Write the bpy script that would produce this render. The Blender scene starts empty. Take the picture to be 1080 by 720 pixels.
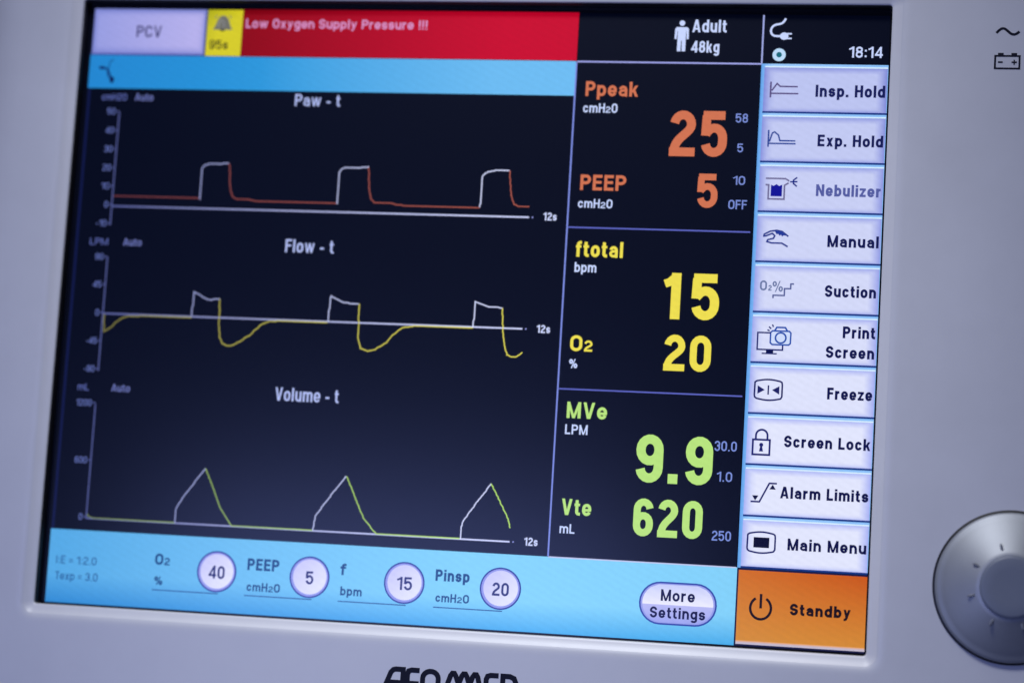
import bpy, math
from mathutils import Matrix, Vector

# ------------------------------------------------------------------ units
# The display is a 12.1 inch 4:3 panel laid out on an 800 x 600 grid
# (x right, y down, z INTO the device; z < 0 is towards the viewer).
S = 0.0003075
BASE_Y = 742.0
def V(x, y, z=0.0):
    return Vector(((x - 400.0) * S, z * S, (BASE_Y - y) * S))

scene = bpy.context.scene
col = scene.collection
def lin(c):
    c = c / 255.0
    return c / 12.92 if c <= 0.04045 else ((c + 0.055) / 1.055) ** 2.4
def rgb(r, g, b): return (lin(r), lin(g), lin(b))
def mix(a, b, t):
    t = max(0.0, min(1.0, t)); return tuple(a[i] * (1 - t) + b[i] * t for i in range(3))

# ------------------------------------------------------------------ materials
def new_mat(name):
    m = bpy.data.materials.new(name); m.use_nodes = True
    return m, m.node_tree, m.node_tree.nodes['Principled BSDF']

def mat_screen():
    m, nt, p = new_mat('display_pixels')
    a = nt.nodes.new('ShaderNodeAttribute'); a.attribute_name = 'ui_colour'
    tc = nt.nodes.new('ShaderNodeTexCoord')
    mp = nt.nodes.new('ShaderNodeMapping'); mp.inputs['Rotation'].default_value = (0, math.radians(64), 0)
    nt.links.new(tc.outputs['Object'], mp.inputs['Vector'])
    w = nt.nodes.new('ShaderNodeTexWave'); w.wave_type = 'BANDS'; w.bands_direction = 'X'
    w.inputs['Scale'].default_value = 1 / (S * 6.2) / 20 * 2 * math.pi / 1.0
    w.inputs['Distortion'].default_value = 1.2; w.inputs['Detail'].default_value = 1
    w.inputs['Detail Scale'].default_value = 0.6
    nt.links.new(mp.outputs[0], w.inputs['Vector'])
    n = nt.nodes.new('ShaderNodeTexNoise'); n.inputs['Scale'].default_value = 1 / (S * 5); n.inputs['Detail'].default_value = 3
    nt.links.new(tc.outputs['Object'], n.inputs['Vector'])
    r1 = nt.nodes.new('ShaderNodeMapRange'); r1.inputs['To Min'].default_value = 0.985; r1.inputs['To Max'].default_value = 1.01
    nt.links.new(w.outputs['Fac'], r1.inputs['Value'])
    r2 = nt.nodes.new('ShaderNodeMapRange'); r2.inputs['From Min'].default_value = 0.3; r2.inputs['From Max'].default_value = 0.7
    r2.inputs['To Min'].default_value = 0.98; r2.inputs['To Max'].default_value = 1.02
    nt.links.new(n.outputs['Fac'], r2.inputs['Value'])
    mu = nt.nodes.new('ShaderNodeMath'); mu.operation = 'MULTIPLY'
    nt.links.new(r1.outputs[0], mu.inputs[0]); nt.links.new(r2.outputs[0], mu.inputs[1])
    nt.links.new(a.outputs['Color'], p.inputs['Emission Color'])
    nt.links.new(mu.outputs[0], p.inputs['Emission Strength'])
    p.inputs['Base Color'].default_value = (0.002, 0.003, 0.009, 1)
    p.inputs['Roughness'].default_value = 0.23
    p.inputs['Specular IOR Level'].default_value = 0.4
    return m

def mat_plastic(name, base, rough=0.45, grain=0.05, spec=0.5, metal=0.0, vary=0.03):
    m, nt, p = new_mat(name)
    tc = nt.nodes.new('ShaderNodeTexCoord')
    n = nt.nodes.new('ShaderNodeTexNoise'); n.inputs['Scale'].default_value = 2600; n.inputs['Detail'].default_value = 4
    nt.links.new(tc.outputs['Object'], n.inputs['Vector'])
    b = nt.nodes.new('ShaderNodeBump'); b.inputs['Strength'].default_value = grain; b.inputs['Distance'].default_value = 0.0002
    nt.links.new(n.outputs['Fac'], b.inputs['Height']); nt.links.new(b.outputs[0], p.inputs['Normal'])
    n2 = nt.nodes.new('ShaderNodeTexNoise'); n2.inputs['Scale'].default_value = 38; n2.inputs['Detail'].default_value = 6
    n2.inputs['Roughness'].default_value = 0.65
    nt.links.new(tc.outputs['Object'], n2.inputs['Vector'])
    cr = nt.nodes.new('ShaderNodeMapRange'); cr.inputs['From Min'].default_value = 0.3; cr.inputs['From Max'].default_value = 0.7
    cr.inputs['To Min'].default_value = 1 - vary; cr.inputs['To Max'].default_value = 1 + vary
    nt.links.new(n2.outputs['Fac'], cr.inputs['Value'])
    vm = nt.nodes.new('ShaderNodeVectorMath'); vm.operation = 'SCALE'; vm.inputs[0].default_value = base
    nt.links.new(cr.outputs[0], vm.inputs['Scale']); nt.links.new(vm.outputs[0], p.inputs['Base Color'])
    rr = nt.nodes.new('ShaderNodeMapRange'); rr.inputs['To Min'].default_value = rough - 0.06; rr.inputs['To Max'].default_value = rough + 0.08
    nt.links.new(n2.outputs['Fac'], rr.inputs['Value']); nt.links.new(rr.outputs[0], p.inputs['Roughness'])
    p.inputs['Specular IOR Level'].default_value = spec; p.inputs['Metallic'].default_value = metal
    return m

M_UI = mat_screen()
M_HOUSE = mat_plastic('grey_white_plastic', (0.54, 0.545, 0.58), 0.42, 0.05)
M_LIP = mat_plastic('paler_housing_plastic', (0.60, 0.60, 0.62), 0.4, 0.05)  # housing plastic in a slightly paler tone
M_BACK = mat_plastic('grey_back_plastic', (0.30, 0.31, 0.34), 0.5, 0.2)
M_BLACK = mat_plastic('black_gasket_and_gap_shade', (0.004, 0.004, 0.006), 0.5, 0.1)  # gasket colour, also used for the painted gap shade round the dial
M_INK = mat_plastic('dark_navy_print', (0.002, 0.003, 0.014), 0.6, 0.05, 0.2)
M_DIAL = mat_plastic('silver_dial_paint', (0.33, 0.345, 0.37), 0.50, 0.07, 0.5, 0.5, 0.05)
M_CAP = mat_plastic('dull_grey_cap', (0.15, 0.17, 0.22), 0.45, 0.05)
M_MARK = mat_plastic('dial_mark_grey', (0.17, 0.18, 0.21), 0.4, 0.05)  # darker grey than the dial body

# ------------------------------------------------------------------ objects
def link(o, parent=None):
    col.objects.link(o)
    if parent: o.parent = parent
    return o
def mesh_obj(name, verts, faces, mat, parent, smooth=False):
    me = bpy.data.meshes.new(name); me.from_pydata([tuple(v) for v in verts], [], faces)
    me.materials.append(mat)
    if smooth:
        for p in me.polygons: p.use_smooth = True
    me.update()
    return link(bpy.data.objects.new(name, me), parent)

# ------------------------------------------------------------------ flat artwork builder
def arc(cx, cy, rx, ry, a0, a1, n=9):
    return [(cx + rx * math.cos(math.radians(a0 + (a1 - a0) * i / n)), cy + ry * math.sin(math.radians(a0 + (a1 - a0) * i / n))) for i in range(n + 1)]
def bez(p0, p1, p2, p3, n=8):
    o = []
    for i in range(n + 1):
        t = i / n; u = 1 - t
        o.append(tuple(u**3 * p0[j] + 3 * u * u * t * p1[j] + 3 * u * t * t * p2[j] + t**3 * p3[j] for j in (0, 1)))
    return o

class Art:
    """flat coloured shapes lying on the plane of a surface"""
    def __init__(s, z0=0.0): s.v = []; s.c = []; s.f = []; s.z0 = z0; s.k = 0
    def z(s, lv):
        s.k += 1
        return s.z0 - 0.25 * lv - 0.012 * (s.k % 9)
    def rect(s, x0, y0, x1, y1, lv, c, xs=None, ys=None):
        z = s.z(lv)
        xs = xs or [x0, x1]; ys = ys or [y0, y1]
        f = c if callable(c) else (lambda x, y: c)
        b = len(s.v)
        for y in ys:
            for x in xs: s.v.append((x, y, z)); s.c.append(f(x, y))
        nx = len(xs)
        for j in range(len(ys) - 1):
            for i in range(nx - 1):
                q = b + j * nx + i; s.f.append((q, q + nx, q + nx + 1, q + 1))
    def poly(s, pts, lv, c):
        z = s.z(lv); b = len(s.v)
        f = c if callable(c) else (lambda x, y: c)
        for x, y in pts: s.v.append((x, y, z)); s.c.append(f(x, y))
        a = sum(pts[i][0] * pts[(i + 1) % len(pts)][1] - pts[(i + 1) % len(pts)][0] * pts[i][1] for i in range(len(pts)))
        idx = list(range(b, b + len(pts)))
        s.f.append(tuple(idx if a < 0 else idx[::-1]))
    def disc(s, cx, cy, r, lv, c, n=40, ry=None):
        ry = ry or r; z = s.z(lv); b = len(s.v)
        f = c if callable(c) else (lambda x, y: c)
        s.v.append((cx, cy, z)); s.c.append(f(cx, cy)); R = 5
        for k in range(1, R + 1):
            for i in range(n):
                a = 2 * math.pi * i / n; x = cx + r * k / R * math.cos(a); y = cy + ry * k / R * math.sin(a)
                s.v.append((x, y, z)); s.c.append(f(x, y))
        for i in range(n): s.f.append((b, b + 1 + (i + 1) % n, b + 1 + i))
        for k in range(R - 1):
            for i in range(n):
                p = b + 1 + k * n + i; q = b + 1 + k * n + (i + 1) % n
                s.f.append((p, q, q + n, p + n))
    def stroke(s, pts, w, lv, c, closed=False):
        P = [pts[0]]
        for p in pts[1:]:
            if (p[0] - P[-1][0]) ** 2 + (p[1] - P[-1][1]) ** 2 > 1e-8: P.append(p)
        if closed and (P[0][0] - P[-1][0]) ** 2 + (P[0][1] - P[-1][1]) ** 2 < 1e-8: P.pop()
        n = len(P)
        if n < 2: return
        z = s.z(lv); b = len(s.v)
        f = c if callable(c) else (lambda x, y: c)
        for i in range(n):
            def d(a, e):
                L = math.hypot(e[0] - a[0], e[1] - a[1]) or 1e-9
                return ((e[0] - a[0]) / L, (e[1] - a[1]) / L)
            if closed: d0 = d(P[i - 1], P[i]); d1 = d(P[i], P[(i + 1) % n])
            else:
                d1 = d(P[i], P[i + 1]) if i < n - 1 else d(P[i - 1], P[i])
                d0 = d(P[i - 1], P[i]) if i > 0 else d1
            n0 = (-d0[1], d0[0]); n1 = (-d1[1], d1[0])
            mx, my = n0[0] + n1[0], n0[1] + n1[1]; L = math.hypot(mx, my) or 1e-9
            mx /= L; my /= L; k = 1 / max(0.5, mx * n1[0] + my * n1[1])
            for sg in (1, -1):
                x = P[i][0] + sg * mx * k * w / 2; y = P[i][1] + sg * my * k * w / 2
                s.v.append((x, y, z)); s.c.append(f(x, y))
        for i in range(n if closed else n - 1):
            a = b + 2 * i; e = b + 2 * ((i + 1) % n)
            s.f.append((a, e, e + 1, a + 1))
    def text(s, txt, x0, x1, base, h, lv, c, sw=0.18, gap=None):
        gap, space = gap or (0.105 if h < 30 else 0.125), 0.32
        W = 0.0; lay = []
        for i, ch in enumerate(txt):
            if ch == ' ': W += space; continue
            w = GW.get(ch, 0.52); lay.append((ch, W, w)); W += w + gap
        W -= gap
        k = (x1 - x0) / (W * h)
        for ch, xo, w in lay:
            for kind, pts in glyph(ch, w * k, sw):
                q = [(x0 + xo * k * h + px * h, base - py * h) for px, py in pts]
                if kind == 'p': s.poly(q, lv, c)
                elif kind == 'c': s.stroke(q, sw * h, lv, c, True)
                else: s.stroke(q, sw * h * (kind if isinstance(kind, float) else 1), lv, c)
    def build(s, name, parent, mat=None):
        me = bpy.data.meshes.new(name)
        me.from_pydata([tuple(V(*p)) for p in s.v], [], s.f)
        me.materials.append(mat or M_UI)
        a = me.color_attributes.new('ui_colour', 'FLOAT_COLOR', 'POINT')
        for i, c_ in enumerate(s.c): a.data[i].color = (c_[0], c_[1], c_[2], 1.0)
        me.update()
        return link(bpy.data.objects.new(name, me), parent)

# ------------------------------------------------------------------ condensed grotesque lettering
GW = dict(zip('0123456789', [.54, .36, .54, .54, .57, .54, .54, .5, .54, .54]))
GW.update({'A': .62, 'C': .56, 'E': .48, 'F': .46, 'H': .56, 'I': .18, 'L': .45, 'M': .70, 'N': .58, 'O': .56, 'P': .54,
           'S': .54, 'T': .50, 'V': .60, 'a': .49, 'b': .50, 'c': .47, 'd': .50, 'e': .50, 'f': .32, 'g': .50, 'i': .18,
           'k': .50, 'l': .18, 'm': .76, 'n': .49, 'o': .50, 'p': .50, 'r': .34, 's': .47, 't': .32, 'u': .49, 'w': .74,
           'x': .49, 'y': .50, 'z': .44, '.': .18, ':': .18, '-': .28, '=': .44, '!': .18, '%': .82})
XH = 0.75
def glyph(ch, w, s):
    l = s / 2; r = w - s / 2; b = s / 2; t = 1 - s / 2; m = w / 2; X = XH - s / 2; D = -0.23
    rad = (r - l) / 2; ry = min(rad * 1.15, 0.25); G = []
    def L(*p): G.append(('s', list(p)))
    def curve(p): G.append(('s', p))
    def closed(p): G.append(('c', p))
    def thin(f, *p): G.append((float(f), list(p)))
    def diag(xa, ya, xb, yb, f=1.0):      # bar with horizontal ends, given by end centres
        dy = abs(yb - ya); hw = s * f * math.hypot(xb - xa, yb - ya) / dy / 2
        G.append(('p', [(xa - hw, ya), (xa + hw, ya), (xb + hw, yb), (xb - hw, yb)]))
    def stadium(y0, y1): return arc(m, y1 - ry, rad, ry, 0, 180) + arc(m, y0 + ry, rad, ry, 180, 360)
    def scurve(y0, y1):
        q = ry; d = (y1 - y0) * 0.22
        return arc(m, y1 - q, rad, q, 8, 180) + bez((l, y1 - q), (l, y1 - q - d), (r, y0 + q + d), (r, y0 + q), 8)[1:] + arc(m, y0 + q, rad, q, 0, -172)
    if ch in '0O': closed(stadium(b, t))
    elif ch == '1': L((r, 0), (r, 1)); thin(.85, (0, .76), (w * .3, .80), (r, .93))
    elif ch == '2':
        q = arc(m, t - ry, rad, ry, 172, 0); q += bez(q[-1], (r, t - ry - .2), (l, .42), (l + .01, b), 9)[1:]
        curve(q); L((0, b), (w, b))
    elif ch == '3':
        curve(arc(m, t - ry, rad, ry, 170, -60) + [(m, .53)]); curve([(m, .53)] + arc(m, b + ry, rad, ry * 1.1, 70, -170))
    elif ch == '4': xs = w * .74; L((xs, 0), (xs, 1)); L((0, .27), (w, .27)); diag(l * .9, .27, xs - s * .1, 1 - s * .2, .8)
    elif ch == '5':
        L((l - s * .35, t), (w - s * .3, t)); L((l + .01, t), (l - .005, .46)); q = ry * 1.05
        curve([(l, .49)] + arc(m, .63 - q, rad, q, 140, 0) + arc(m, b + ry, rad, ry, 0, -170))
    elif ch == '6': curve(arc(m, t - ry, rad, ry, 8, 180) + [(l, b + ry)]); closed(stadium(b, .64 - s / 2))
    elif ch == '9': curve(arc(m, b + ry, rad, ry, 188, 360) + [(r, t - ry)]); closed(stadium(.36 + s / 2, t))
    elif ch == '7': L((0, t), (w, t)); diag(w * .35, 0, r, t)
    elif ch == '8':
        q = min(ry, .23); c1 = .53
        closed(arc(m, t - q, rad * .95, q, 0, 180) + arc(m, c1 + q, rad * .95, q, 180, 360)); closed(arc(m, c1 - q, rad, q, 0, 180) + arc(m, b + q, rad, q, 180, 360))
    elif ch == 'A': diag(s * .55, 0, m - s * .08, 1, .92); diag(w - s * .55, 0, m + s * .08, 1, .92); thin(.8, (w * .22, .27), (w * .78, .27))
    elif ch == 'V': diag(m - s * .08, 0, s * .55, 1, .92); diag(m + s * .08, 0, w - s * .55, 1, .92)
    elif ch == 'C': curve(arc(m, t - ry, rad, ry, 0, 180) + arc(m, b + ry, rad, ry, 180, 360))
    elif ch in 'EF':
        L((l, 0), (l, 1)); L((l, t), (w, t)); thin(.92, (l, .52), (w * .93, .52))
        if ch == 'E': L((l, b), (w, b))
    elif ch == 'H': L((l, 0), (l, 1)); L((r, 0), (r, 1)); thin(.92, (l, .52), (r, .52))
    elif ch in 'Il': L((m, 0), (m, 1))
    elif ch == 'L': L((l, 0), (l, 1)); L((l, b), (w, b))
    elif ch == 'M': L((l, 0), (l, 1)); L((r, 0), (r, 1)); diag(m, 0, l, 1, .8); diag(m, 0, r, 1, .8)
    elif ch == 'N': L((l, 0), (l, 1)); L((r, 0), (r, 1)); diag(r, 0, l, 1, .85)
    elif ch == 'P':
        q = .235; yb = .47
        L((l, 0), (l, 1)); curve([(l, t), (r - rad * .9, t)] + arc(r - rad * .9, t - (t - yb) / 2, rad * .9, (t - yb) / 2, 90, -90) + [(l, yb)])
    elif ch == 'S': curve(scurve(b, t))
    elif ch == 'T': L((m, 0), (m, 1)); L((0, t), (w, t))
    elif ch == 'a':
        G.append((.94, arc(m, X - ry, rad, ry * .95, 168, 0) + [(r, 0)]))
        yb = .405; G.append((.86, [(r, yb), (m, yb)] + arc(m, (yb + b) / 2, rad, (yb - b) / 2, 100, 270)[1:] + [(r, b + .06)]))
    elif ch == 'b': L((l, 0), (l, 1)); closed(stadium(b, X))
    elif ch == 'd': L((r, 0), (r, 1)); closed(stadium(b, X))
    elif ch == 'p': L((l, D), (l, XH)); closed(stadium(b, X))
    elif ch == 'g': L((r, XH), (r, 0)); closed(stadium(b + .03, X)); curve([(r, 0.02)] + arc(m, -.04, rad, .19 - s / 4, 0, -160))
    elif ch == 'o': closed(stadium(b, X))
    elif ch == 'c': curve(arc(m, X - ry, rad, ry, 10, 180) + arc(m, b + ry, rad, ry, 180, 350))
    elif ch == 'e': my = XH * .47; thin(.85, (l, my), (r + s * .45, my)); curve([(r, my)] + arc(m, X - ry, rad, ry, 0, 180) + arc(m, b + ry, rad, ry, 180, 338))
    elif ch == 'f': x = w * .42; curve([(x, 0)] + arc(x + .13, t - .13, .13, .13, 180, 95, 4) + [(w, t)]); thin(.85, (0, X), (w * .95, X))
    elif ch == 't': x = w * .42; curve([(x, .95)] + arc(x + .13, b + .13, .13, .13, 180, 265, 4) + [(w, b)]); thin(.85, (0, X), (w * .95, X))
    elif ch == 'i': L((m, 0), (m, XH)); L((m, 1 - s * .85), (m, 1))
    elif ch == 'k': L((l, 0), (l, 1)); diag(l + s * .5, .28, w - s * .62, XH, .85); diag(w - s * .55, 0, w * .48, .48, .9)
    elif ch == 'n': L((l, 0), (l, XH)); curve(arc(m, X - ry, rad, ry, 175, 0) + [(r, 0)])
    elif ch == 'u': L((r, 0), (r, XH)); curve([(l, XH)] + arc(m, b + ry, rad, ry, 180, 355))
    elif ch == 'm':
        L((l, 0), (l, XH)); L((m, 0), (m, X - rad * .5)); q = rad / 2
        curve(arc(l + q, X - q, q, q, 175, 0) + [(m, 0.2)]); curve(arc(m + q, X - q, q, q, 175, 0) + [(r, 0)])
    elif ch == 'r': L((l, 0), (l, XH)); curve([(l, X - .2)] + arc(w, X - .2, w - l, .2, 175, 95))
    elif ch == 's': ry2 = .19; ry = min(ry, ry2); curve(scurve(b, X))
    elif ch == 'w':
        diag(w * .3, 0, s * .5, XH, .85); diag(w * .3, 0, m, XH, .8); diag(w * .7, 0, m, XH, .8); diag(w * .7, 0, w - s * .5, XH, .85)
    elif ch == 'x': diag(s * .6, 0, w - s * .6, XH, .9); diag(w - s * .6, 0, s * .6, XH, .9)
    elif ch == 'y': diag(m, .02, s * .55, XH, .88); diag(w * .32, D + s * .3, w - s * .55, XH, .88); thin(.85, (w * .08, D + s * .5), (w * .36, D + s * .5))
    elif ch == 'z': thin(.9, (0, b), (w, b)); thin(.9, (0, X), (w, X)); diag(l, b, r, X, .85)
    elif ch == '.': L((m, 0), (m, s * 1.02))
    elif ch == ':': L((m, .06), (m, .06 + s)); L((m, .56), (m, .56 + s))
    elif ch == '-': L((0, .36), (w, .36))
    elif ch == '=': thin(.8, (0, .28), (w, .28)); thin(.8, (0, .56), (w, .56))
    elif ch == '!': L((m, 0), (m, s)); L((m, .28), (m, 1))
    elif ch == '%':
        q = w * .14
        G.append(('c', arc(q + s / 2, .72, q, .18, 0, 340, 14))); G.append(('c', arc(w - q - s / 2, .28, q, .18, 0, 340, 14))); diag(w * .3, 0, w * .7, 1, .7)
    return G

# ------------------------------------------------------------------ colours of the interface
WHITE = rgb(200, 214, 255); LILAC = rgb(150, 156, 225); LIMIT = rgb(122, 142, 215); LINE = rgb(120, 130, 205)
ORANGE = rgb(208, 114, 78); YELLOW = rgb(238, 222, 76); GREEN = rgb(184, 228, 122)
DIM_ORANGE = rgb(126, 62, 58); DIM_YELLOW = rgb(150, 146, 70); NAVY = rgb(22, 22, 84)
PANEL = rgb(0, 2, 14)

# ------------------------------------------------------------------ the machine
root = bpy.data.objects.new('ventilator_monitor', None); col.objects.link(root)
root['label'] = 'pale grey ventilator monitor with lit touch screen of curves, numbers and a silver dial'
root['category'] = 'medical monitor'

# --- housing
def rrect(x0, y0, x1, y1, r, n=8):
    pts = []
    for cx, cy, a in ((x1 - r, y0 + r, -90), (x1 - r, y1 - r, 0), (x0 + r, y1 - r, 90), (x0 + r, y0 + r, 180)):
        for i in range(n + 1):
            t = math.radians(a + 90 * i / n); pts.append((cx + r * math.cos(t), cy + r * math.sin(t)))
    return pts
FZ = -18.0
OX0, OY0, OX1, OY1 = -6.5, -7.0, 801.9, 602.0
def loft(rings, cap0=False, cap1=False):
    vs, fs = [], []
    n = len(rings[0][0])
    for pts, z in rings:
        vs += [V(x, y, z) for x, y in pts]
    for k in range(len(rings) - 1):
        for i in range(n):
            a = k * n + i; b = k * n + (i + 1) % n
            fs.append((a, b, b + n, a + n))
    if cap0: fs.append(tuple(range(n))[::-1])
    if cap1: fs.append(tuple(range((len(rings) - 1) * n, len(rings) * n)))
    return vs, fs
def op(o, z, r): return (rrect(OX0 - o, OY0 - o, OX1 + o, OY1 + o, r), z)
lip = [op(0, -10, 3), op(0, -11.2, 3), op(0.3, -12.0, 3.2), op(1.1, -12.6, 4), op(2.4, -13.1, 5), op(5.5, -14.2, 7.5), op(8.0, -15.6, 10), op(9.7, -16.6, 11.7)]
rings = [op(9.6, -16.5, 11.6), op(11.2, -17.2, 13), op(13.0, -17.7, 14), op(15.5, FZ, 16), op(19, FZ, 19)]
HX0, HY0, HX1, HY1 = -128, -92, 1046, 742
def ho(o, z, r): return (rrect(HX0 + o, HY0 + o, HX1 - o, HY1 - o, r), z)
R = 58.0
rings += [ho(R + 3, FZ, 40)]
for k in range(0, 11):
    a = math.radians(90 * k / 10)
    rings.append(ho(R * (1 - math.sin(a)), FZ + R * (1 - math.cos(a)), 42 + 40 * k / 10))
rings += [ho(0, 120, 82), ho(0, 122, 82)]
vs, fs = loft(rings)
housing = mesh_obj('housing', vs, fs, M_HOUSE, root, True)
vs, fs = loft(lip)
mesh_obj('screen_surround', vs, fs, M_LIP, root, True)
vs, fs = loft([ho(0.8, 121, 82), ho(1.5, 170, 82), ho(20, 205, 80), ho(60, 222, 70)], False, True)
mesh_obj('back_cover', vs, fs, M_BACK, root, True)
# dark gasket that lines the screen opening
vs, fs = loft([op(0.6, -11.4, 3), op(-0.3, -11.4, 3), op(-0.3, 3, 3), op(6, 3, 4)])
gasket = mesh_obj('gasket', vs, fs, M_BLACK, root, True)

# --- printed marks on the housing
ink = Art(FZ - 0.15)
def inkbuild(name, a, label=None):
    o = a.build(name, root, M_INK)
    if label: o['label'] = label
    return o
mk = Art(FZ - 0.15)
tx = lambda x: 860 + (x - 860) * .9913
ty = lambda y: 568 + (y - 568) * .9913
mk.stroke([(tx(898.7), ty(15.6))] + bez((tx(899.2), ty(15.2)), (tx(904.5), ty(8.6)), (tx(906.5), ty(11.4)), (tx(910), ty(14.4)), 8)[1:] +
          bez((tx(910), ty(14.4)), (tx(913), ty(17.4)), (tx(916), ty(18.2)), (tx(919.8), ty(14.0)), 8)[1:], 2.4, 0, NAVY)
inkbuild('mains_symbol', mk)
mk = Art(FZ - 0.15)
bx0, bx1, by0, by1 = tx(898.4), tx(920.8), ty(37.6), ty(49.6)
mk.stroke([(bx0, by0), (bx1, by0), (bx1, by1), (bx0, by1)], 1.8, 0, NAVY, True)
mk.rect(bx0 + 2.4, by0 - 2.9, bx0 + 7.6, by0 - .6, 0, NAVY); mk.rect(bx1 - 7.6, by0 - 2.9, bx1 - 2.4, by0 - .6, 0, NAVY)
yc = (by0 + by1) / 2
mk.rect(bx0 + 2.6, yc - .8, bx0 + 7, yc + .8, 0, NAVY)
mk.rect(bx1 - 7.2, yc - .8, bx1 - 2.4, yc + .8, 0, NAVY); mk.rect(bx1 - 5.4, yc - 2.4, bx1 - 4.2, yc + 2.4, 0, NAVY)
inkbuild('battery_symbol', mk)
# maker's lettering under the screen
lg = Art(FZ - 0.15)
lx = lambda x: tx(x)
lt = ty(642.6); lb = lt + 25.0; w_ = 4.9
def LS(pts, closed=False): lg.stroke([(lx(x), y) for x, y in pts], w_, 0, NAVY, closed)
mid = lt + 12.5
LS([(347.2, lb + 2), (347.2, lb)] and [(346.4, lb + 2), (355.2, lt + 3.2), (357.6, lt + .6), (360, lt), (367.2, lt), (367.2, lb + 2)])
LS([(351.5, mid), (367, mid)])
LS([(383.2, lt), (375.5, lt), (372.6, lt + 1), (371.6, lt + 4), (371.6, lb - 4), (372.6, lb - 1), (375.5, lb), (383.2, lb)]); LS([(371.6, mid), (383, mid)])
LS(arc(394.2, lt + 6.6, 7.6, 6.6, 180, 360) + [(401.8, lb - 6.6)] + arc(394.2, lb - 6.6, 7.6, 6.6, 0, 180), True)
LS([(405.6, lb + 2), (413.6, lt + 2.6), (415.2, lt + .4), (417.2, lt + .4), (418.6, lt + 2.6), (427.4, lb - 1)])
LS([(415.8, lb + 2), (424.4, lt + 2.6), (426, lt + .4), (428, lt + .4), (429.4, lt + 2.6), (437.4, lb - 1)])
LS([(426.6, lb + 2), (435, lt + 2.6), (436.6, lt + .4), (438.6, lt + .4), (440, lt + 2.6), (446.4, lb + 2)])
LS([(460.0, lt), (452.4, lt), (449.4, lt + 1), (448.2, lt + 4), (448.2, lb - 4), (449.4, lb - 1), (452.4, lb), (460, lb)]); LS([(448.2, mid), (459.6, mid)])
LS([(464.2, lt), (471, lt), (475, lt + 1.6), (476.8, lt + 5.6), (476.8, lb - 5.6), (475, lb - 1.6), (471, lb), (464.2, lb)], True)
inkbuild('maker_lettering', lg)

# --- rotary dial
KX, KY = 928.5, 532.6
def lathe(prof, n=96, cx=KX, cy=KY):
    vs, fs = [], []
    for r, z in prof:
        for i in range(n):
            a = 2 * math.pi * i / n; vs.append(V(cx + r * math.cos(a), cy + r * math.sin(a), z))
    for k in range(len(prof) - 1):
        for i in range(n):
            a = k * n + i; b = k * n + (i + 1) % n; fs.append((a, a + n, b + n, b))
    fs.append(tuple(range((len(prof) - 1) * n, len(prof) * n))[::-1])
    return vs, fs
knob = bpy.data.objects.new('control_dial', None); link(knob, root)
knob['label'] = 'round silver turning dial at the lower right of the screen'
vs, fs = lathe([(69.8, FZ + 1), (69.6, FZ - .8), (68.9, FZ - 1.4), (66, FZ - 1.4), (60, FZ - 1.3)])
mesh_obj('dial_gap_shade', vs, fs, M_BLACK, knob, True)  # black disc whose colour stands for the shade in the gap
prof = [(67.2, FZ - 1.0), (67.4, FZ - 3), (67.0, FZ - 4.6), (66.2, FZ - 5.6), (64.8, FZ - 6.4), (62.5, FZ - 7.2)]
for k in range(1, 13):
    t = k / 12; prof.append((62.5 - t * 33.0, FZ - 7.2 - 17.3 * t ** 0.92))
prof += [(26, FZ - 24.6), (20, FZ - 24.6)]
vs, fs = lathe(prof)
mesh_obj('dial_body', vs, fs, M_DIAL, knob, True)
vs, fs = lathe([(28.4, FZ - 22), (28.2, FZ - 25.4), (27.2, FZ - 26.6), (25, FZ - 27.2), (16, FZ - 27.0), (8, FZ - 26.8), (.5, FZ - 26.8)])
mesh_obj('dial_cap', vs, fs, M_CAP, knob, True)
for i in range(8):
    a = math.radians(165 + 44.6 * i); rr = 36.0
    cx, cy = KX + rr * math.cos(a), KY + rr * math.sin(a)
    vs, fs = [], []
    n = 16; ca, sa = math.cos(a), math.sin(a)
    for rad, z in ((1.0, -24.0), (0.95, -25.3), (0.6, -25.7), (0.02, -25.8)):
        for j in range(n):
            t = 2 * math.pi * j / n; u = 4.0 * rad * math.cos(t); v = 1.3 * rad * math.sin(t)
            vs.append(V(cx + u * ca - v * sa, cy + u * sa + v * ca, FZ + z + 2.6))
    for k in range(3):
        for j in range(n):
            p = k * n + j; q = k * n + (j + 1) % n; fs.append((p, p + n, q + n, q))
    mesh_obj('dial_mark', vs, fs, M_MARK, knob, True)

# --- display panel
disp = Art(0)
disp.rect(-9, -8, 809, 609, -4, rgb(0, 0, 0))
screen = disp.build('display_screen', root)
screen['label'] = 'lit colour touch screen showing curves, readings and on-screen buttons'

def ui(name, a, label=None):
    o = a.build(name, screen)
    if label: o['label'] = label
    return o

# header: mode tile, alarm tile, alarm banner
a = Art()
def tile_c(x, y):
    e = min(x - 1, 120 - x, y - 1, 46 - y)
    return mix(rgb(118, 128, 205), mix(rgb(150, 156, 224), rgb(184, 178, 236), x / 118), e / 5)
xs = [1, 2.5, 6, 10, 30, 60, 90, 112, 116, 119, 120]; ys = [0, 2, 5, 9, 24, 38, 43, 45, 46.5]
a.rect(0, 0, 0, 0, 1, tile_c, xs, ys)
a.stroke([(0, 47.2), (121, 47.2)], 1.5, 1.6, rgb(66, 72, 150)); a.stroke([(120.8, 0), (120.8, 48)], 1.6, 1.6, rgb(50, 60, 110))
a.text('PCV', 47.5, 74, 29.2, 12, 2, rgb(40, 38, 92), .15)
ui('mode_tile', a)
a = Art()
YT = lambda x, y: mix(rgb(168, 168, 22), rgb(214, 204, 34), (y + x - 121) / 30)
a.rect(0, 0, 0, 0, 1, YT, [121.6, 135, 158.5], [0, 10, 20, 47.5])
bc = rgb(112, 112, 104)
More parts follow.
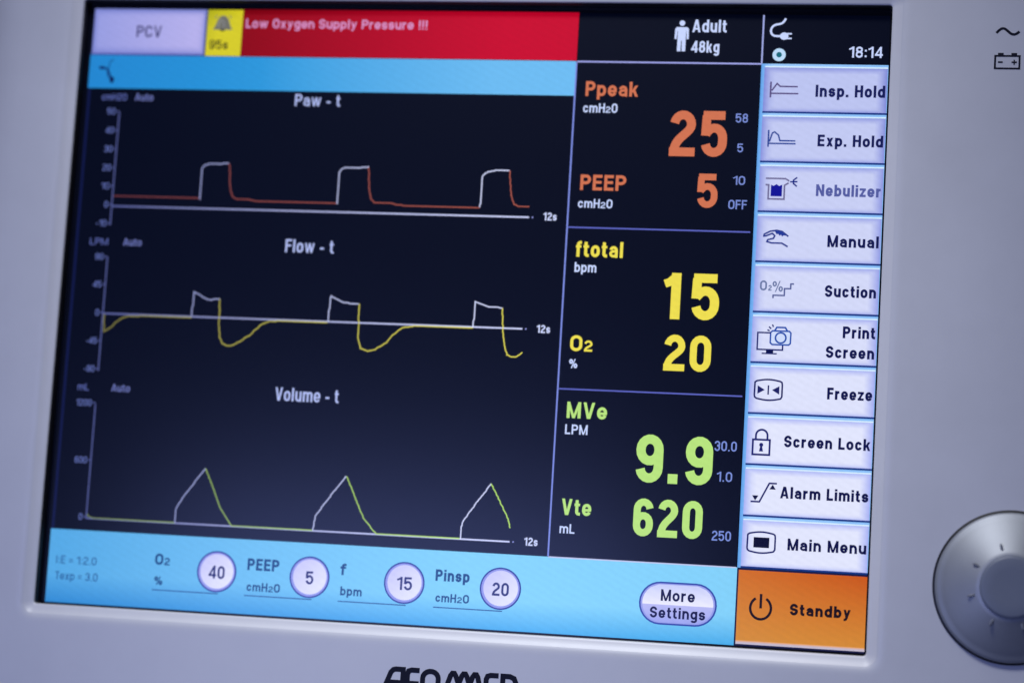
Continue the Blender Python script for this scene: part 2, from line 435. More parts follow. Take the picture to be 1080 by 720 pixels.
a.poly([(127.6, 20.6), (130.2, 17.0), (132.2, 11), (134.2, 7.6), (136.6, 6.2), (139.6, 6.2), (142, 7.6), (144.2, 11), (146.2, 17), (148.6, 20.6)], 2, bc)
a.poly([(135.2, 20.4), (140.8, 20.4), (139.8, 22.2), (136.2, 22.2)], 2, rgb(60, 62, 30))
a.stroke([(133.5, 18), (134.5, 12.6), (136.8, 10)], 1.0, 3, rgb(150, 152, 150)); a.stroke([(138.4, 11), (139.6, 17.4)], 1.0, 3, rgb(140, 140, 150))
a.stroke([(129.8, 9), (131.4, 6)], 1.1, 2, bc); a.stroke([(146.2, 9), (144.6, 6)], 1.1, 2, bc)
a.text('95s', 125.2, 145, 40.6, 9.4, 2, rgb(44, 46, 16), .16)
ui('alarm_bell_tile', a, 'yellow screen tile with a bell and 95s')
a = Art()
RC = lambda x, y: mix(rgb(140, 0, 6), rgb(200, 0, 40), (x - 159) / 260) if y > 3 else mix(rgb(120, 0, 6), rgb(182, 0, 34), (x - 159) / 260)
a.rect(0, 0, 0, 0, 1, RC, [158.8, 220, 290, 360, 430, 500.5], [-.5, 3, 6, 47.5])
a.text('Low Oxygen Supply Pressure !!!', 162.4, 349.5, 18.4, 9.4, 2, rgb(216, 150, 205), .17)
ui('alarm_banner', a, 'red alarm banner reading Low Oxygen Supply Pressure')

# patient and power area
a = Art()
a.rect(501, 0, 800, 47.5, .5, PANEL)
a.stroke([(501, 48.4), (680, 48.4)], 1.5, 1.5, rgb(160, 165, 232)); a.stroke([(680.2, 0.5), (680.2, 48)], 1.5, 1.5, rgb(160, 170, 228))
px, py = 602.0, 6.0
a.disc(px, py + 3.2, 2.7, 2, WHITE, 20)
a.poly([(px - 6.6, py + 9), (px - 5, py + 7.2), (px + 5, py + 7.2), (px + 6.6, py + 9), (px + 6.9, py + 19), (px + 4.9, py + 19), (px + 4.3, py + 11), (px + 4.0, py + 11), (px + 4, py + 31), (px + .6, py + 31), (px + .3, py + 20.5), (px - .3, py + 20.5), (px - .6, py + 31), (px - 4, py + 31), (px - 4, py + 11), (px - 4.3, py + 11), (px - 4.9, py + 19), (px - 6.9, py + 19)], 2, WHITE)
a.text('Adult', 611.9, 645.1, 18, 12.4, 2, WHITE, .17); a.text('48kg', 611.7, 638.9, 38, 11.4, 2, WHITE, .17)
ui('patient_panel', a)
a = Art()
a.stroke(bez((701.3, 3.6), (698.5, 10.5), (694.5, 8.8), (691.5, 10.0), 8) + bez((691.5, 10.0), (685.5, 12.5), (686.5, 21.4), (693.2, 21.0), 8)[1:] + [(697.5, 21)], 2.0, 2, WHITE)
a.disc(700.4, 21.0, 4.1, 2.2, WHITE, 24, 3.6); a.rect(702, 17.9, 707.6, 19.4, 2, WHITE); a.rect(702, 22.4, 707.6, 23.9, 2, WHITE)
a.disc(696.4, 39.3, 6.3, 2, rgb(188, 220, 250), 28); a.disc(696.4, 39.3, 2.7, 3, rgb(22, 104, 122), 20)
a.text('18:14', 762.6, 794.2, 41.2, 10.8, 2, WHITE, .16)
ui('power_and_clock_panel', a)

# info bar
a = Art()
IB = lambda x, y: mix(mix(rgb(34, 134, 208), rgb(40, 152, 220), x / 230), rgb(110, 188, 242), (x - 170) / 260)
a.rect(0, 0, 0, 0, 1, IB, [0, 60, 120, 180, 230, 290, 350, 420, 500.2], [48, 49.5, 80.5, 82.3])
ic = rgb(14, 50, 112)
a.disc(13.5, 61.3, 3.4, 2, ic, 16, 1.9); a.stroke([(16, 61.5), (19.5, 62.5), (21.5, 67), (24.2, 73.5)], 2.2, 2, ic)
a.stroke([(20.5, 62), (21.5, 56), (25, 52)], 1.0, 2, ic); a.disc(25, 73.6, 2.5, 2.4, rgb(6, 20, 80), 14, 3.4); a.stroke([(19, 65), (21, 72)], .9, 2, ic)
ui('breath_indicator_bar', a)

# three curve graphs
def graph(y0, y1, title, tx0, tx1, tbase, th, unit, ux1, ubase, ticks, ax0, ax1, zero, aux, waves, sbase, col_dim, label):
    a = Art()
    a.rect(0, y0, 500, y1, .5, PANEL)
    a.rect(.6, y0, 3, y1, .8, rgb(14, 22, 70))
    fade = lambda c1, c2: (lambda x, y: mix(c1, c2, (x - 30) / 380))
    wl = fade(rgb(86, 94, 158), rgb(206, 212, 252))
    a.text(title, tx0, tx1, tbase, th, 2, rgb(176, 188, 240), .15)
    a.text(unit, 16, ux1, ubase, 6.8, 2, rgb(96, 108, 180), .12); a.text('Auto', 51.4, 70.5, ubase, 7.3, 2, rgb(118, 128, 198), .13)
    a.stroke([(35.8, ax0), (35.8, ax1)], 1.2, 1.5, rgb(84, 92, 150))
    for txt, y, tl in ticks:
        a.text(txt, tl, 31.6, y + 3.2, 6.4, 2, rgb(104, 118, 188), .12); a.stroke([(32.6, y), (35.8, y)], 1, 1.5, rgb(84, 92, 150))
    a.stroke([(35.8 + (462.8 - 35.8) * i / 12, zero) for i in range(13)], 1.5, 1.5, wl); a.disc(466.2, zero, .8, 1.5, LILAC, 8)
    a.text('12s', 477, 490, sbase, 7.8, 2, rgb(205, 214, 252), .18)
    for pts, kind in waves:
        c = fade(rgb(118, 126, 186), rgb(214, 220, 255)) if kind == 'w' else fade(*col_dim)
        P = [pts[0]]
        for i in range(1, len(pts)):
            A = pts[i - 1]; n = max(1, int(math.hypot(pts[i][0] - A[0], pts[i][1] - A[1]) / 1.2))
            for k in range(1, n + 1): P.append((A[0] + (pts[i][0] - A[0]) * k / n, A[1] + (pts[i][1] - A[1]) * k / n))
        P = [(round(px / .78) * .78, round(py / .78) * .78) for px, py in P]
        a.stroke(P, 1.1, 2, c)
    return ui('curve_graph', a, label)
graph(82.6, 229, 'Paw - t', 219.2, 265.9, 97.3, 12, 'cmH2O', 42.5, 94.6,
      [('50', 106, 23), ('40', 125.5, 23), ('30', 144.6, 23), ('20', 163.8, 23), ('10', 182.6, 23), ('0', 201.4, 28), ('-10', 220.5, 21)],
      107, 222.5, 203.0, None,
      [([(37, 192.8), (128.2, 192.9)], 'c'), ([(128.1, 194.5), (128.3, 162.6), (130.5, 159.4), (135.1, 157.6), (155, 157)], 'w'),
       ([(155.2, 157), (156.8, 160), (157.6, 173), (158.9, 183), (162, 190.6), (166, 192.6), (180, 192.8), (186, 194.4), (269.2, 194.4)], 'c'),
       ([(269.5, 194.8), (270.2, 163), (272.2, 160), (275.5, 158.7), (290, 158.3), (299.5, 157)], 'w'),
       ([(299.6, 157.2), (301.1, 177.3), (303.9, 189.5), (307.6, 192.4), (324.4, 192.6), (331.8, 194.6), (413.6, 194.8)], 'c'),
       ([(413.7, 194.6), (414.6, 163.4), (419.7, 159.4), (428, 157.6), (440.8, 157.6)], 'w'),
       ([(441, 157.2), (441.9, 166), (443.9, 182), (447, 190.2), (452.4, 193), (462.2, 192.9)], 'c')],
      205.7, (rgb(112, 56, 62), rgb(170, 88, 72)), 'on-screen Paw curve of square orange and white pulses')
graph(229, 376, 'Flow - t', 220.2, 269.7, 244.4, 13, 'LPM', 35, 242.7,
      [('90', 254.5, 23), ('45', 282.5, 23), ('0', 311, 28), ('-45', 339.3, 21), ('-90', 367.5, 21)],
      254.8, 369.6, 311.8, None,
      [([(37.2, 312.3), (38.3, 329.8), (41, 328.6), (45.8, 325.2), (51, 319.6), (55.1, 316.3), (61, 314), (67.3, 313.2), (128.6, 312.9)], 'c'),
       ([(128.6, 312.3), (129.8, 287), (135, 289.6), (142, 293.4), (147.5, 294.6), (153.6, 292.9), (156.7, 292.9)], 'w'),
       ([(156.8, 292.9), (158.0, 321.3), (159.5, 331), (163.0, 337.5), (168.2, 339.6), (174.2, 338.5), (183, 333), (191, 327.4), (196.1, 322.3), (202, 316.6), (208, 314), (219.7, 312.9), (268.6, 312.9)], 'c'),
       ([(268.7, 312.3), (270.3, 286.6), (276, 289.2), (283.4, 292.6), (291, 293), (299.1, 293.3)], 'w'),
       ([(299.3, 293.3), (300.6, 327.0), (303.6, 336.6), (310.7, 339.2), (317.9, 337.6), (329.1, 330.4), (334, 324), (340, 318), (345.4, 314.8), (355.5, 313.1), (414.2, 312.8)], 'c'),
       ([(414.3, 311.8), (415.3, 287), (421, 289.4), (429.2, 291.9), (436, 291.6), (442.1, 292.5)], 'w'),
       ([(442.3, 292.3), (443.0, 306), (444.8, 320.8), (446.6, 330), (449.6, 337.4), (453, 339.2), (458, 339.1), (461.6, 337), (463.8, 334.6)], 'c')],
      315.2, (rgb(128, 124, 66), rgb(226, 216, 84)), 'on-screen Flow curve in yellow and white with dips below the line')
graph(376, 527.6, 'Volume - t', 220.7, 285.2, 391.4, 13.2, 'mL', 27.6, 389.4,
      [('1200', 401.6, 15.6), ('600', 458.6, 19), ('0', 514.6, 28)],
      402.9, 516.4, 516.0, None,
      [([(36.5, 512), (38.5, 514.4), (42, 515.4), (127.7, 515.5)], 'c'), ([(127.8, 515.6), (128.3, 502), (130, 497.6), (134.5, 490.6), (141.5, 480.9), (148, 470.6), (155.1, 461.2)], 'w'),
       ([(155.2, 461.2), (159.5, 469.5), (165.5, 481.5), (172, 496.5), (177.5, 505), (185.6, 515.3), (268.2, 515.6)], 'c'),
       ([(268.4, 515.5), (270, 501.6), (280, 487), (290, 472.6), (298.3, 461.4)], 'w'),
       ([(298.4, 461.4), (306, 476.5), (314, 493.4), (318.4, 501.4), (331.2, 515.3), (414.4, 515.6)], 'c'),
       ([(414.7, 515.4), (415.5, 500.4), (422, 490), (432, 475.6), (441.7, 462.0)], 'w'),
       ([(441.8, 462.0), (452, 479.8), (459.5, 493.4), (460.8, 497), (462.4, 502.8)], 'c')],
      518.8, (rgb(112, 128, 70), rgb(184, 226, 96)), 'on-screen Volume curve of three triangles in green and white')

# reading panels
def reading(y0, y1, col_, items, label):
    a = Art(); a.rect(501.5, y0, 679.2, y1, .5, PANEL)
    a.stroke([(500.7, y0), (500.7, y1)], 1.5, 1.4, rgb(126, 142, 226))
    if y0 > 60: a.stroke([(501.5, y0 + .2), (677, y0 + .2)], 1.4, 1.4, rgb(92, 100, 190))
    for txt, x0, x1, base, h, kind in items:
        c = {'c': col_, 'w': WHITE, 'l': LIMIT}[kind]
        sw = .19 if h > 30 else .19 if kind == 'c' else .165 if kind == 'w' else .145
        if h > 30 and '9.9' in txt:
            a.text('9', 579.6, 605.4, base, h, 2, c, .19); a.rect(610.6, base - 9.2, 619.8, base, 2, c); a.text('9', 626.6, 652.3, base, h, 2, c, .19)
        elif txt == '15' and h > 30:
            a.text('1', 598.4, 613.8, base, h, 2, c, .205); a.text('5', 624.6, 650.8, base, h, 2, c, .195)
        else: a.text(txt, x0, x1, base, h, 2, c, sw)
    return ui('reading_panel', a, label)
reading(49.2, 211.2, ORANGE, [('Ppeak', 511.2, 562.7, 82.4, 14.6, 'c'), ('cmH', 509.8, 531.0, 98.7, 9.2, 'w'), ('2', 531.9, 536.6, 98.7, 6.2, 'w'), ('O', 537.6, 543.3, 98.7, 9.2, 'w'),
         ('25', 595.4, 650.6, 139.8, 44.6, 'c'), ('58', 658, 669.8, 106, 8.8, 'l'), ('5', 660.9, 666.4, 134.8, 8.4, 'l'),
         ('PEEP', 511.2, 555.8, 175, 15.2, 'c'), ('cmH', 510.1, 531.2, 192.3, 8.8, 'w'), ('2', 532.1, 536.8, 192.3, 6, 'w'), ('O', 537.8, 543.6, 192.3, 8.8, 'w'),
         ('5', 624.8, 644.2, 189.4, 33.1, 'c'), ('10', 658.4, 669.8, 166.4, 8.6, 'l'), ('OFF', 655, 672.6, 189.9, 8.9, 'l')], 'orange Ppeak 25 and PEEP 5 readings')
reading(211.4, 367.6, YELLOW, [('ftotal', 510.5, 556.4, 240.1, 15.4, 'c'), ('bpm', 510.3, 531.5, 255, 9.6, 'w'), ('15', 598.4, 650.8, 297.3, 44.4, 'c'),
         ('O', 510.3, 522, 331.4, 15.4, 'c'), ('2', 524, 531.9, 331.4, 10.8, 'c'), ('%', 510.3, 518.4, 348, 9.1, 'w'), ('20', 600.8, 645.6, 346.6, 34.6, 'c')], 'yellow ftotal 15 and O2 20 readings')
reading(367.8, 527.6, GREEN, [('MVe', 510.8, 549.6, 395.7, 15.6, 'c'), ('LPM', 510.1, 531.8, 411.1, 9.4, 'w'), ('9.9', 0, 0, 453.4, 45.6, 'c'), ('30.0', 653.2, 674.2, 420.3, 9.4, 'l'), ('1.0', 656.8, 671.2, 449, 9.3, 'l'),
         ('Vte', 510.9, 539.6, 487.8, 15.4, 'c'), ('mL', 510.3, 524.7, 505.2, 9, 'w'), ('620', 580, 645.4, 504, 35.6, 'c'), ('250', 654.8, 672.8, 504.3, 9.3, 'l')], 'green MVe 9.9 and Vte 620 readings')

# side menu buttons
def button_base(a, y, h=48):
    x0, x1 = 680, 800
    a.rect(0, 0, 0, 0, 1, lambda x, yy: mix(rgb(92, 160, 232), rgb(156, 204, 255), (x - 680) / 8 if x < 690 else 1 - (x - 690) / 300), [680, 682, 690, 800], [y, y + h])
    X0, Y0, X1, Y1 = 683.2, y + 3.6, 799.4, y + h - 1.6
    bright = mix(rgb(188, 196, 240), rgb(226, 230, 253), (y - 48) / 330)
    edge = mix(rgb(128, 138, 216), rgb(168, 178, 244), (y - 48) / 330)
    def c(x, yy):
        e = min((x - X0) * .7, (X1 - x) * .62, (yy - Y0) * .9 + .8, (Y1 - yy) * 1.5 + 1.2)
        return mix(edge, bright, e / 6.0)
    xs = [X0, X0 + 2, X0 + 4, X0 + 6.5, X0 + 11, 730, 770, X1 - 10, X1 - 7, X1 - 4.5, X1 - 2, X1]
    ys = [Y0, Y0 + 1.6, Y0 + 3.4, Y0 + 6, y + 24, Y1 - 4.5, Y1 - 2.4, Y1 - 1, Y1]
    a.rect(0, 0, 0, 0, 2, c, xs, ys)
    a.rect(683, Y1, 800, y + h + .2, 2.2, rgb(20, 52, 128)); a.rect(683.6, Y0 - 1.3, 799.6, Y0, 2.1, rgb(214, 238, 255))
IC = NAVY
def icon_insp(a, y):
    c = rgb(86, 74, 124)
    a.stroke([(690, y + 17.6), (690, y + 33)], 1.59, 3, c); a.stroke([(690, y + 29), (716.4, y + 29)], 1.46, 3, c)
    a.stroke([(691, y + 26.4), (695.9, y + 19.4), (699, y + 22.2), (715.6, y + 22.2)], 1.46, 3, c)
def icon_exp(a, y):
    c = rgb(48, 72, 150)
    a.stroke([(690, y + 16.6), (690, y + 33)], 1.59, 3, c); a.stroke([(690, y + 29.6), (716, y + 29.6)], 1.46, 3, c)
    a.stroke([(691, y + 28), (693.6, y + 19.6), (695.6, y + 18.4), (699.4, y + 21.4), (701, y + 26.8), (715.6, y + 26.8)], 1.46, 3, c)
def icon_neb(a, y):
    c = rgb(112, 108, 150); n = rgb(24, 40, 130)
    a.stroke([(689.4, y + 15.4), (708, y + 15.4), (711.6, y + 17.6)], 1.59, 3, c); a.stroke([(689.4, y + 21.6), (692.4, y + 21.6), (692.4, y + 35.2), (707.4, y + 35.2), (707.4, y + 21.8), (711.2, y + 19.4)], 1.59, 3, c)
    a.poly([(694.6, y + 21.4), (697, y + 22.6), (699.8, y + 20.8), (702.4, y + 22.6), (705.2, y + 21.2), (705.2, y + 32.6), (694.6, y + 32.6)], 3, rgb(14, 14, 148))
    a.stroke([(712.4, y + 18.3), (719.4, y + 18)], 1.46, 3, n); a.stroke([(719.0, y + 14), (715.6, y + 16.6), (715.6, y + 19.8), (719, y + 22.6)], 1.46, 3, n)
def icon_hand(a, y):
    n = rgb(44, 58, 138)
    a.stroke([(713.2, y + 22.8), (707.2, y + 18.2), (702, y + 17.2), (696, y + 18.2), (690.4, y + 21.2), (690.2, y + 23), (692.4, y + 22.6), (698, y + 20.2), (700.4, y + 22.4), (699.2, y + 25), (694, y + 26.4), (693.2, y + 28.2), (697.5, y + 29.4), (707.4, y + 29.4), (713, y + 32.6)], 1.59, 3, n)
    a.poly([(700, y + 17.6), (706.6, y + 18), (711, y + 22), (708.6, y + 22), (707.4, y + 23), (706.2, y + 21.4), (704.8, y + 22.4), (703.6, y + 20.6), (702, y + 21)], 3.2, rgb(34, 56, 150))
def icon_suction(a, y):
    c = rgb(104, 118, 162)
    a.text('O', 688.7, 695.3, y + 27, 9.6, 3, c, .17); a.text('2', 696.6, 699.8, y + 27, 5.4, 3, c, .2); a.text('%', 700.4, 710.4, y + 28, 10.6, 3, c, .13)
    a.stroke([(701.4, y + 34), (701.4, y + 31.2), (711.9, y + 31.2), (711.9, y + 24.6), (717.6, y + 24.6), (717.6, y + 20), (720.6, y + 20)], 1.46, 3, rgb(86, 96, 150))
def icon_print(a, y):
    n = rgb(34, 40, 110); b = rgb(36, 78, 170)
    a.stroke([(701, y + 19), (688.8, y + 19), (688.8, y + 35), (712.6, y + 35), (712.6, y + 30.6)], 1.46, 3, n)
    a.rect(697.2, y + 35.4, 704, y + 38.2, 3, rgb(6, 12, 70)); a.rect(693.2, y + 38, 707.4, y + 39.3, 3, n)
    a.poly([(702.4, y + 17), (718.4, y + 17), (719.8, y + 18.6), (719.6, y + 28.6), (718.2, y + 30), (702.4, y + 30), (700.8, y + 28.4), (700.8, y + 18.6)], 2.8, rgb(206, 220, 251))
    a.stroke([(702.6, y + 17), (718.2, y + 17), (719.8, y + 18.6), (719.6, y + 28.6), (718, y + 30), (702.6, y + 30), (700.8, y + 28.4), (700.8, y + 18.6)], 1.46, 3, b, True)
    a.stroke([(704.6, y + 16.8), (706.4, y + 13.6), (714.4, y + 13.6), (716.4, y + 16.8)], 1.59, 3, b)
    a.stroke(arc(710.4, y + 23.5, 4.9, 4.9, 0, 345, 24), 1.59, 3, b, True)
    for p, q in (((697.6, 16.2), (699.8, 17.2)), ((699, 13.2), (701.2, 15.2)), ((702.2, 11), (703.2, 13.4))):
        a.stroke([(p[0], y + p[1]), (q[0], y + q[1])], 1.34, 3, n)
def tv(a, y, n):
    a.stroke([(688.4, y + 18), (689.6, y + 17)] + [(690.2 + 2.2 * i, y + 16.7 - 1.5 * math.sin(math.pi * i / 10)) for i in range(11)] + [(713.6, y + 17.6), (714, y + 20), (714, y + 31), (713, y + 32.8)] +
             [(712.2 - 2.2 * i, y + 33.2 + 1.5 * math.sin(math.pi * i / 10)) for i in range(11)] + [(688.6, y + 32), (688.2, y + 30)], 1.59, 3, n, True)
def icon_freeze(a, y):
    n = rgb(28, 30, 96); tv(a, y, n)
    a.poly([(691, y + 21), (697.8, y + 25), (691, y + 29)], 3, n); a.poly([(711.4, y + 21), (704.6, y + 25), (711.4, y + 29)], 3, n); a.rect(700.4, y + 20.6, 701.8, y + 29.4, 3, n)
def icon_lock(a, y):
    n = rgb(28, 32, 108)
    a.stroke([(689, y + 24), (704.8, y + 24), (704.8, y + 38), (689, y + 38)], 1.83, 3, n, True)
    a.stroke([(691.6, y + 24), (691.6, y + 20)] + arc(697, y + 20, 5.4, 5.4, 180, 360, 14) + [(702.4, y + 24)], 1.83, 3, n)
    a.disc(696.9, y + 28.8, 1.9, 3, n, 16); a.poly([(696.2, y + 29), (697.6, y + 29), (698.8, y + 35), (695, y + 35)], 3, n)
def icon_alarm(a, y):
    n = rgb(30, 32, 104)
    a.stroke([(689.4, y + 34), (697.6, y + 34), (706.2, y + 16.4), (713.2, y + 16.4)], 1.59, 3, n)
    a.poly([(690.6, y + 28.2), (696.6, y + 28.2), (693.6, y + 33)], 3, rgb(12, 14, 60)); a.poly([(709.4, y + 17.4), (712.4, y + 22), (706.4, y + 22)], 3, rgb(12, 14, 60))
def icon_menu(a, y):
    n = rgb(28, 34, 104); tv(a, y - 1.2, n); a.rect(694, y + 19, 708.6, y + 28.6, 3, rgb(3, 3, 40))
menu = [('Insp. Hold', 732.6, 798, 79.8, 11.8, icon_insp, None), ('Exp. Hold', 736.6, 798, 127.6, 11.4, icon_exp, None), ('Nebulizer', 737.2, 797.8, 175.4, 11.4, icon_neb, rgb(84, 92, 160)),
        ('Manual', 750, 797.8, 223.8, 11.4, icon_hand, None), ('Suction', 749.6, 797.2, 271.2, 11.2, icon_suction, None), ('Print|Screen', 0, 0, 0, 11.2, icon_print, None),
        ('Freeze', 756, 797.6, 367.6, 11.2, icon_freeze, None), ('Screen Lock', 718, 798, 414, 11, icon_lock, None), ('Alarm Limits', 716.5, 798, 461.8, 11, icon_alarm, None), ('Main Menu', 725.6, 798, 509.6, 11, icon_menu, None)]
for i, (txt, x0, x1, base, h, icon, tc) in enumerate(menu):
    a = Art(); y = 48 + 48 * i; button_base(a, y)
    c = tc or mix(rgb(18, 24, 84), rgb(8, 10, 66), i / 9)
    if '|' in txt:
        a.text('Print', 768, 798, 309.6, h, 3, c, .215); a.text('Screen', 753, 797.8, 328.6, h, 3, c, .215)
    else: a.text(txt, x0, x1, base, h, 3, c, .215)
    icon(a, y)
    ui('menu_button', a, 'on-screen button reading ' + txt.replace('|', ' '))
# standby button
a = Art()
SB = lambda x, y: mix(mix(rgb(208, 108, 20), rgb(200, 84, 6), (x - 680) / 120), rgb(212, 140, 50), (y - 529) / 70)
a.rect(680, 528.4, 800, 600, 1, rgb(18, 22, 60))
a.rect(0, 0, 0, 0, 2, SB, [681.6, 700, 720, 740, 760, 780, 800], [530, 540, 550, 562, 575, 587, 595])
a.rect(0, 0, 0, 0, 2, lambda x, y: mix(rgb(232, 160, 76), rgb(196, 186, 206), (y - 595) / 2), [681.6, 800], [595, 597, 598.4])
ik = rgb(24, 8, 8)
a.stroke(arc(703.4, 564.4, 9.6, 10.2, -60, 240, 30), 2.4, 3, ik); a.rect(702.2, 551.2, 704.6, 564.6, 3, ik)
a.text('Standby', 730.4, 786.4, 569.2, 10.8, 3, ik, .235)
ui('standby_button', a, 'orange on-screen Standby button')

# settings bar with round value buttons
a = Art()
def SBAR(x, y):
    c = mix(rgb(84, 168, 228), rgb(130, 208, 248), (x - 10) / 420)
    return mix(c, mix(rgb(40, 132, 208), rgb(64, 168, 232), x / 500), (y - 572) / 30)
a.rect(0, 0, 0, 0, .8, SBAR, [0, 10, 40, 100, 180, 260, 340, 420, 500, 600, 680], [528, 545, 560, 572, 582, 592, 600])
a.stroke([(501, 528.2), (679, 528.2)], 1.2, 1, rgb(190, 196, 232))
dk = rgb(8, 66, 124)
a.text('I:E = 1:2.0', 8.0, 50.3, 561.8, 7.8, 2, rgb(26, 74, 138), .13); a.text('Texp = 3.0', 8.4, 52.8, 577.4, 7.8, 2, rgb(26, 74, 138), .13)
bar = ui('settings_bar', a)
def setting(parts, ux0, ux1, cx, val, vx0, vx1, label):
    a = Art()
    a.stroke([(ux0, 582), (ux1, 582)], 1.0, 2, rgb(28, 74, 140))
    for txt, x0, x1, base, h in parts: a.text(txt, x0, x1, base, h, 2, dk, .205 if h > 9 else .19)
    cy = 560.8
    a.disc(cx, cy, 20.0, 2.4, rgb(34, 46, 146), 48)
    def c(x, y):
        d = math.hypot(x - cx, y - cy) / 18.2
        t = (x - cx - (y - cy) * -.6) / 30
        q = mix(rgb(224, 226, 252), rgb(196, 200, 246), abs(t)) if d < .9 else rgb(140, 146, 226)
        return q
    a.disc(cx, cy, 18.6, 2.8, rgb(142, 150, 228), 48); a.disc(cx + .3, cy - .3, 16.8, 3.2, lambda x, y: mix(rgb(202, 202, 244), rgb(224, 226, 253), .5 + (x - cx + y - cy) / 40), 48)
    a.text(val, vx0, vx1, 567.7, 12.6, 3.8, rgb(34, 40, 106), .17)
    return ui('setting_button', a, label)
setting([('O', 110.8, 119.2, 557.5, 11), ('2', 120.4, 126, 557.5, 7.4), ('%', 111.4, 120, 577.1, 8.4)], 109.6, 177.6, 174.6, '40', 166.6, 182.9, 'on-screen O2 setting with value 40')
setting([('PEEP', 205.3, 237.4, 557.4, 11.4), ('cmH', 206, 227, 577.5, 8.4), ('2', 228, 232.6, 577.5, 5.8), ('O', 233.6, 239.6, 577.5, 8.4)], 204, 272, 268.5, '5', 264.9, 272.6, 'on-screen PEEP setting with value 5')
setting([('f', 298.6, 304.6, 556.8, 11), ('bpm', 300, 321.4, 576.2, 8.6)], 298.2, 365.6, 362.7, '15', 355.6, 370.6, 'on-screen f setting with value 15')
setting([('Pinsp', 393, 426.2, 557, 11), ('cmH', 394.2, 414.4, 576.8, 8.2), ('2', 415.4, 420, 576.8, 5.8), ('O', 421, 426.9, 576.8, 8.2)], 392.4, 459.6, 456.7, '20', 448.9, 465, 'on-screen Pinsp setting with value 20')
a = Art()
def pill(x0, y0, x1, y1, n=14):
    r = (y1 - y0) / 2
    return arc(x1 - r, (y0 + y1) / 2, r, r, -90, 90, n) + arc(x0 + r, (y0 + y1) / 2, r, r, 90, 270, n)
a.poly(pill(589.6, 545.2, 662.8, 585.2), 1.6, rgb(52, 74, 168))
a.poly(pill(591.2, 546.8, 661.2, 583.6), 2.0, rgb(150, 158, 232))
def half(y0, y1, y_lo, y_hi, c0, c1):
    P = [p for p in pill(592.8, 547.6, 659.6, 582.8, 40)]
    ys = [y_lo + (y_hi - y_lo) * i / 6 for i in range(7)]
    r = 17.6; cyy = 565.2
    for j in range(6):
        ya, yb = ys[j], ys[j + 1]
        def hw(y): return math.sqrt(max(0, r * r - (y - cyy) ** 2))
        A = [(610.4 - hw(ya), ya), (642 + hw(ya), ya), (642 + hw(yb), yb), (610.4 - hw(yb), yb)]
        z = a.z(2.4) ; b = len(a.v)
        for x, y in A: a.v.append((x, y, a.z0 - .65)); a.c.append(mix(c0, c1, (y - y_lo) / (y_hi - y_lo)))
        a.f.append((b, b + 3, b + 2, b + 1))
half(0, 0, 547.8, 566.5, rgb(200, 206, 248), rgb(236, 236, 254)); half(0, 0, 566.5, 582.6, rgb(184, 186, 242), rgb(158, 166, 238))
a.text('More', 610, 642, 563, 10.8, 3.4, rgb(12, 14, 66), .195); a.text('Settings', 600.4, 652.4, 579, 10.4, 3.4, rgb(12, 14, 66), .195)
ui('more_settings_button', a, 'pill-shaped on-screen button reading More Settings')

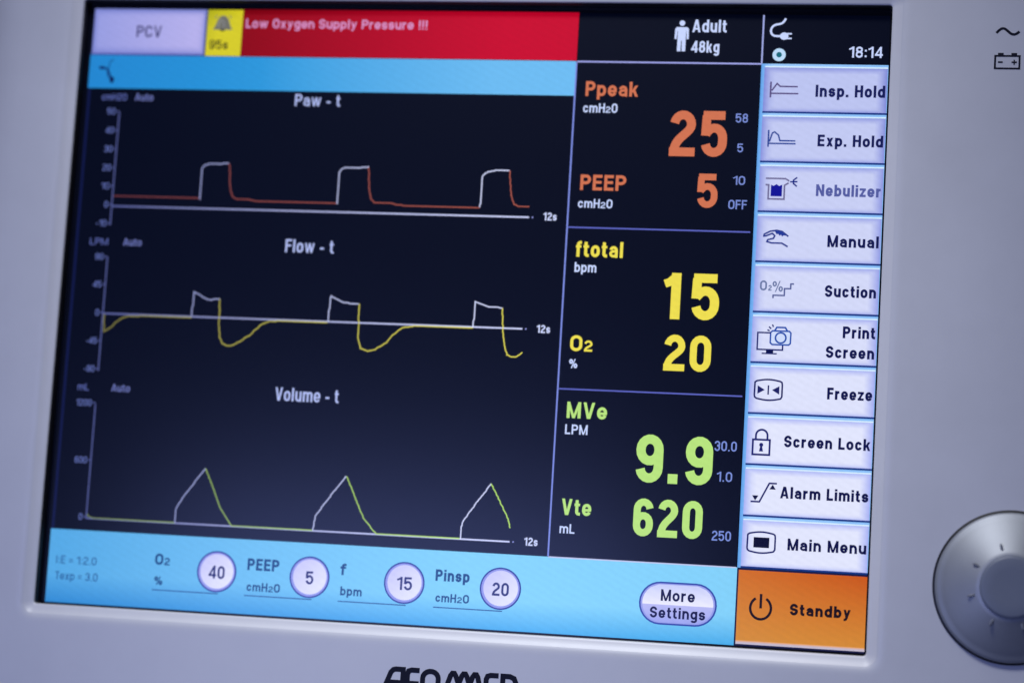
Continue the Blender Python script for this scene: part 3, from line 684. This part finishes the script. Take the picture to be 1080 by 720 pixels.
# ------------------------------------------------------------------ light
def area(name, loc, target, size, power, colour, sy=None):
    d = bpy.data.lights.new(name, 'AREA'); d.energy = power; d.size = size * S; d.color = colour
    if sy: d.shape = 'RECTANGLE'; d.size_y = sy * S
    o = bpy.data.objects.new(name, d); col.objects.link(o)
    p = V(*loc); o.location = p
    o.rotation_euler = (V(*target) - p).to_track_quat('-Z', 'Y').to_euler()
    return o
area('ceiling_lamp', (150, -2100, -1500), (450, 300, 0), 1300, 1.5, (0.93, 0.95, 1.0))
def spot(name, loc, target, size, power, colour, angle):
    d = bpy.data.lights.new(name, 'SPOT'); d.energy = power; d.shadow_soft_size = size * S; d.color = colour
    d.spot_size = math.radians(angle); d.spot_blend = 1.0
    o = bpy.data.objects.new(name, d); col.objects.link(o)
    p = V(*loc); o.location = p; o.rotation_euler = (V(*target) - p).to_track_quat('-Z', 'Y').to_euler()
    return o
spot('added_falloff_spot', (200, -1500, -1500), (430, 380, 0), 260, 20.0, (0.90, 0.93, 1.0), 36)  # added spot, its soft cone lets the housing corners fall darker
area('added_low_fill', (-60, 1180, -1250), (400, 400, 0), 620, 0.2, (0.5, 0.58, 1.0), 500)  # unseen fill added to brighten the lower screen and housing
area('added_screen_fill', (-250, 850, -2500), (420, 420, 0), 1000, 1.5, (0.30, 0.38, 1.0), 900)  # added bluish fill, its blurred reflection lifts the dark screen
w = bpy.data.worlds.new('World'); scene.world = w; w.use_nodes = True
bg = w.node_tree.nodes['Background']; bg.inputs[0].default_value = (0.10, 0.12, 0.24, 1); bg.inputs[1].default_value = 0.15

# ------------------------------------------------------------------ camera
f = 2324.67
Rm = Matrix(((0.9807913090475814, -0.06003092539847167, 0.18559282338638664), (0.03725113723472828, 0.9915979444103494, 0.12387844613122632), (-0.19146999992543692, -0.11458535961007772, 0.9747868661864639)))
t = Vector((-50.87916366131227, -26.18032124160817, 2134.7887052313317))
o = -(Rm.transposed() @ t)
def D(v): return Vector((v[0], v[2], -v[1]))
right, down, fwd = D(Rm[0]), D(Rm[1]), D(Rm[2])
cam_d = bpy.data.cameras.new('camera'); cam = bpy.data.objects.new('camera', cam_d); col.objects.link(cam)
mw = Matrix((( right[0], -down[0], -fwd[0]), (right[1], -down[1], -fwd[1]), (right[2], -down[2], -fwd[2]))).to_4x4()
mw.translation = V(o[0] + 400, o[1] + 300, o[2])
cam.matrix_world = mw
cam_d.sensor_width = 36; cam_d.lens = 36 * f / 1080
cam_d.clip_start = 0.02; cam_d.clip_end = 50
cam_d.dof.use_dof = True
fp = V(690, 430, 0)
cam_d.dof.focus_distance = (fp - mw.translation).dot(Vector(fwd))
cam_d.dof.aperture_fstop = 4.7
scene.camera = cam
scene.view_settings.view_transform = 'Standard'; scene.view_settings.look = 'None'
scene.view_settings.exposure = 0; scene.view_settings.gamma = 1
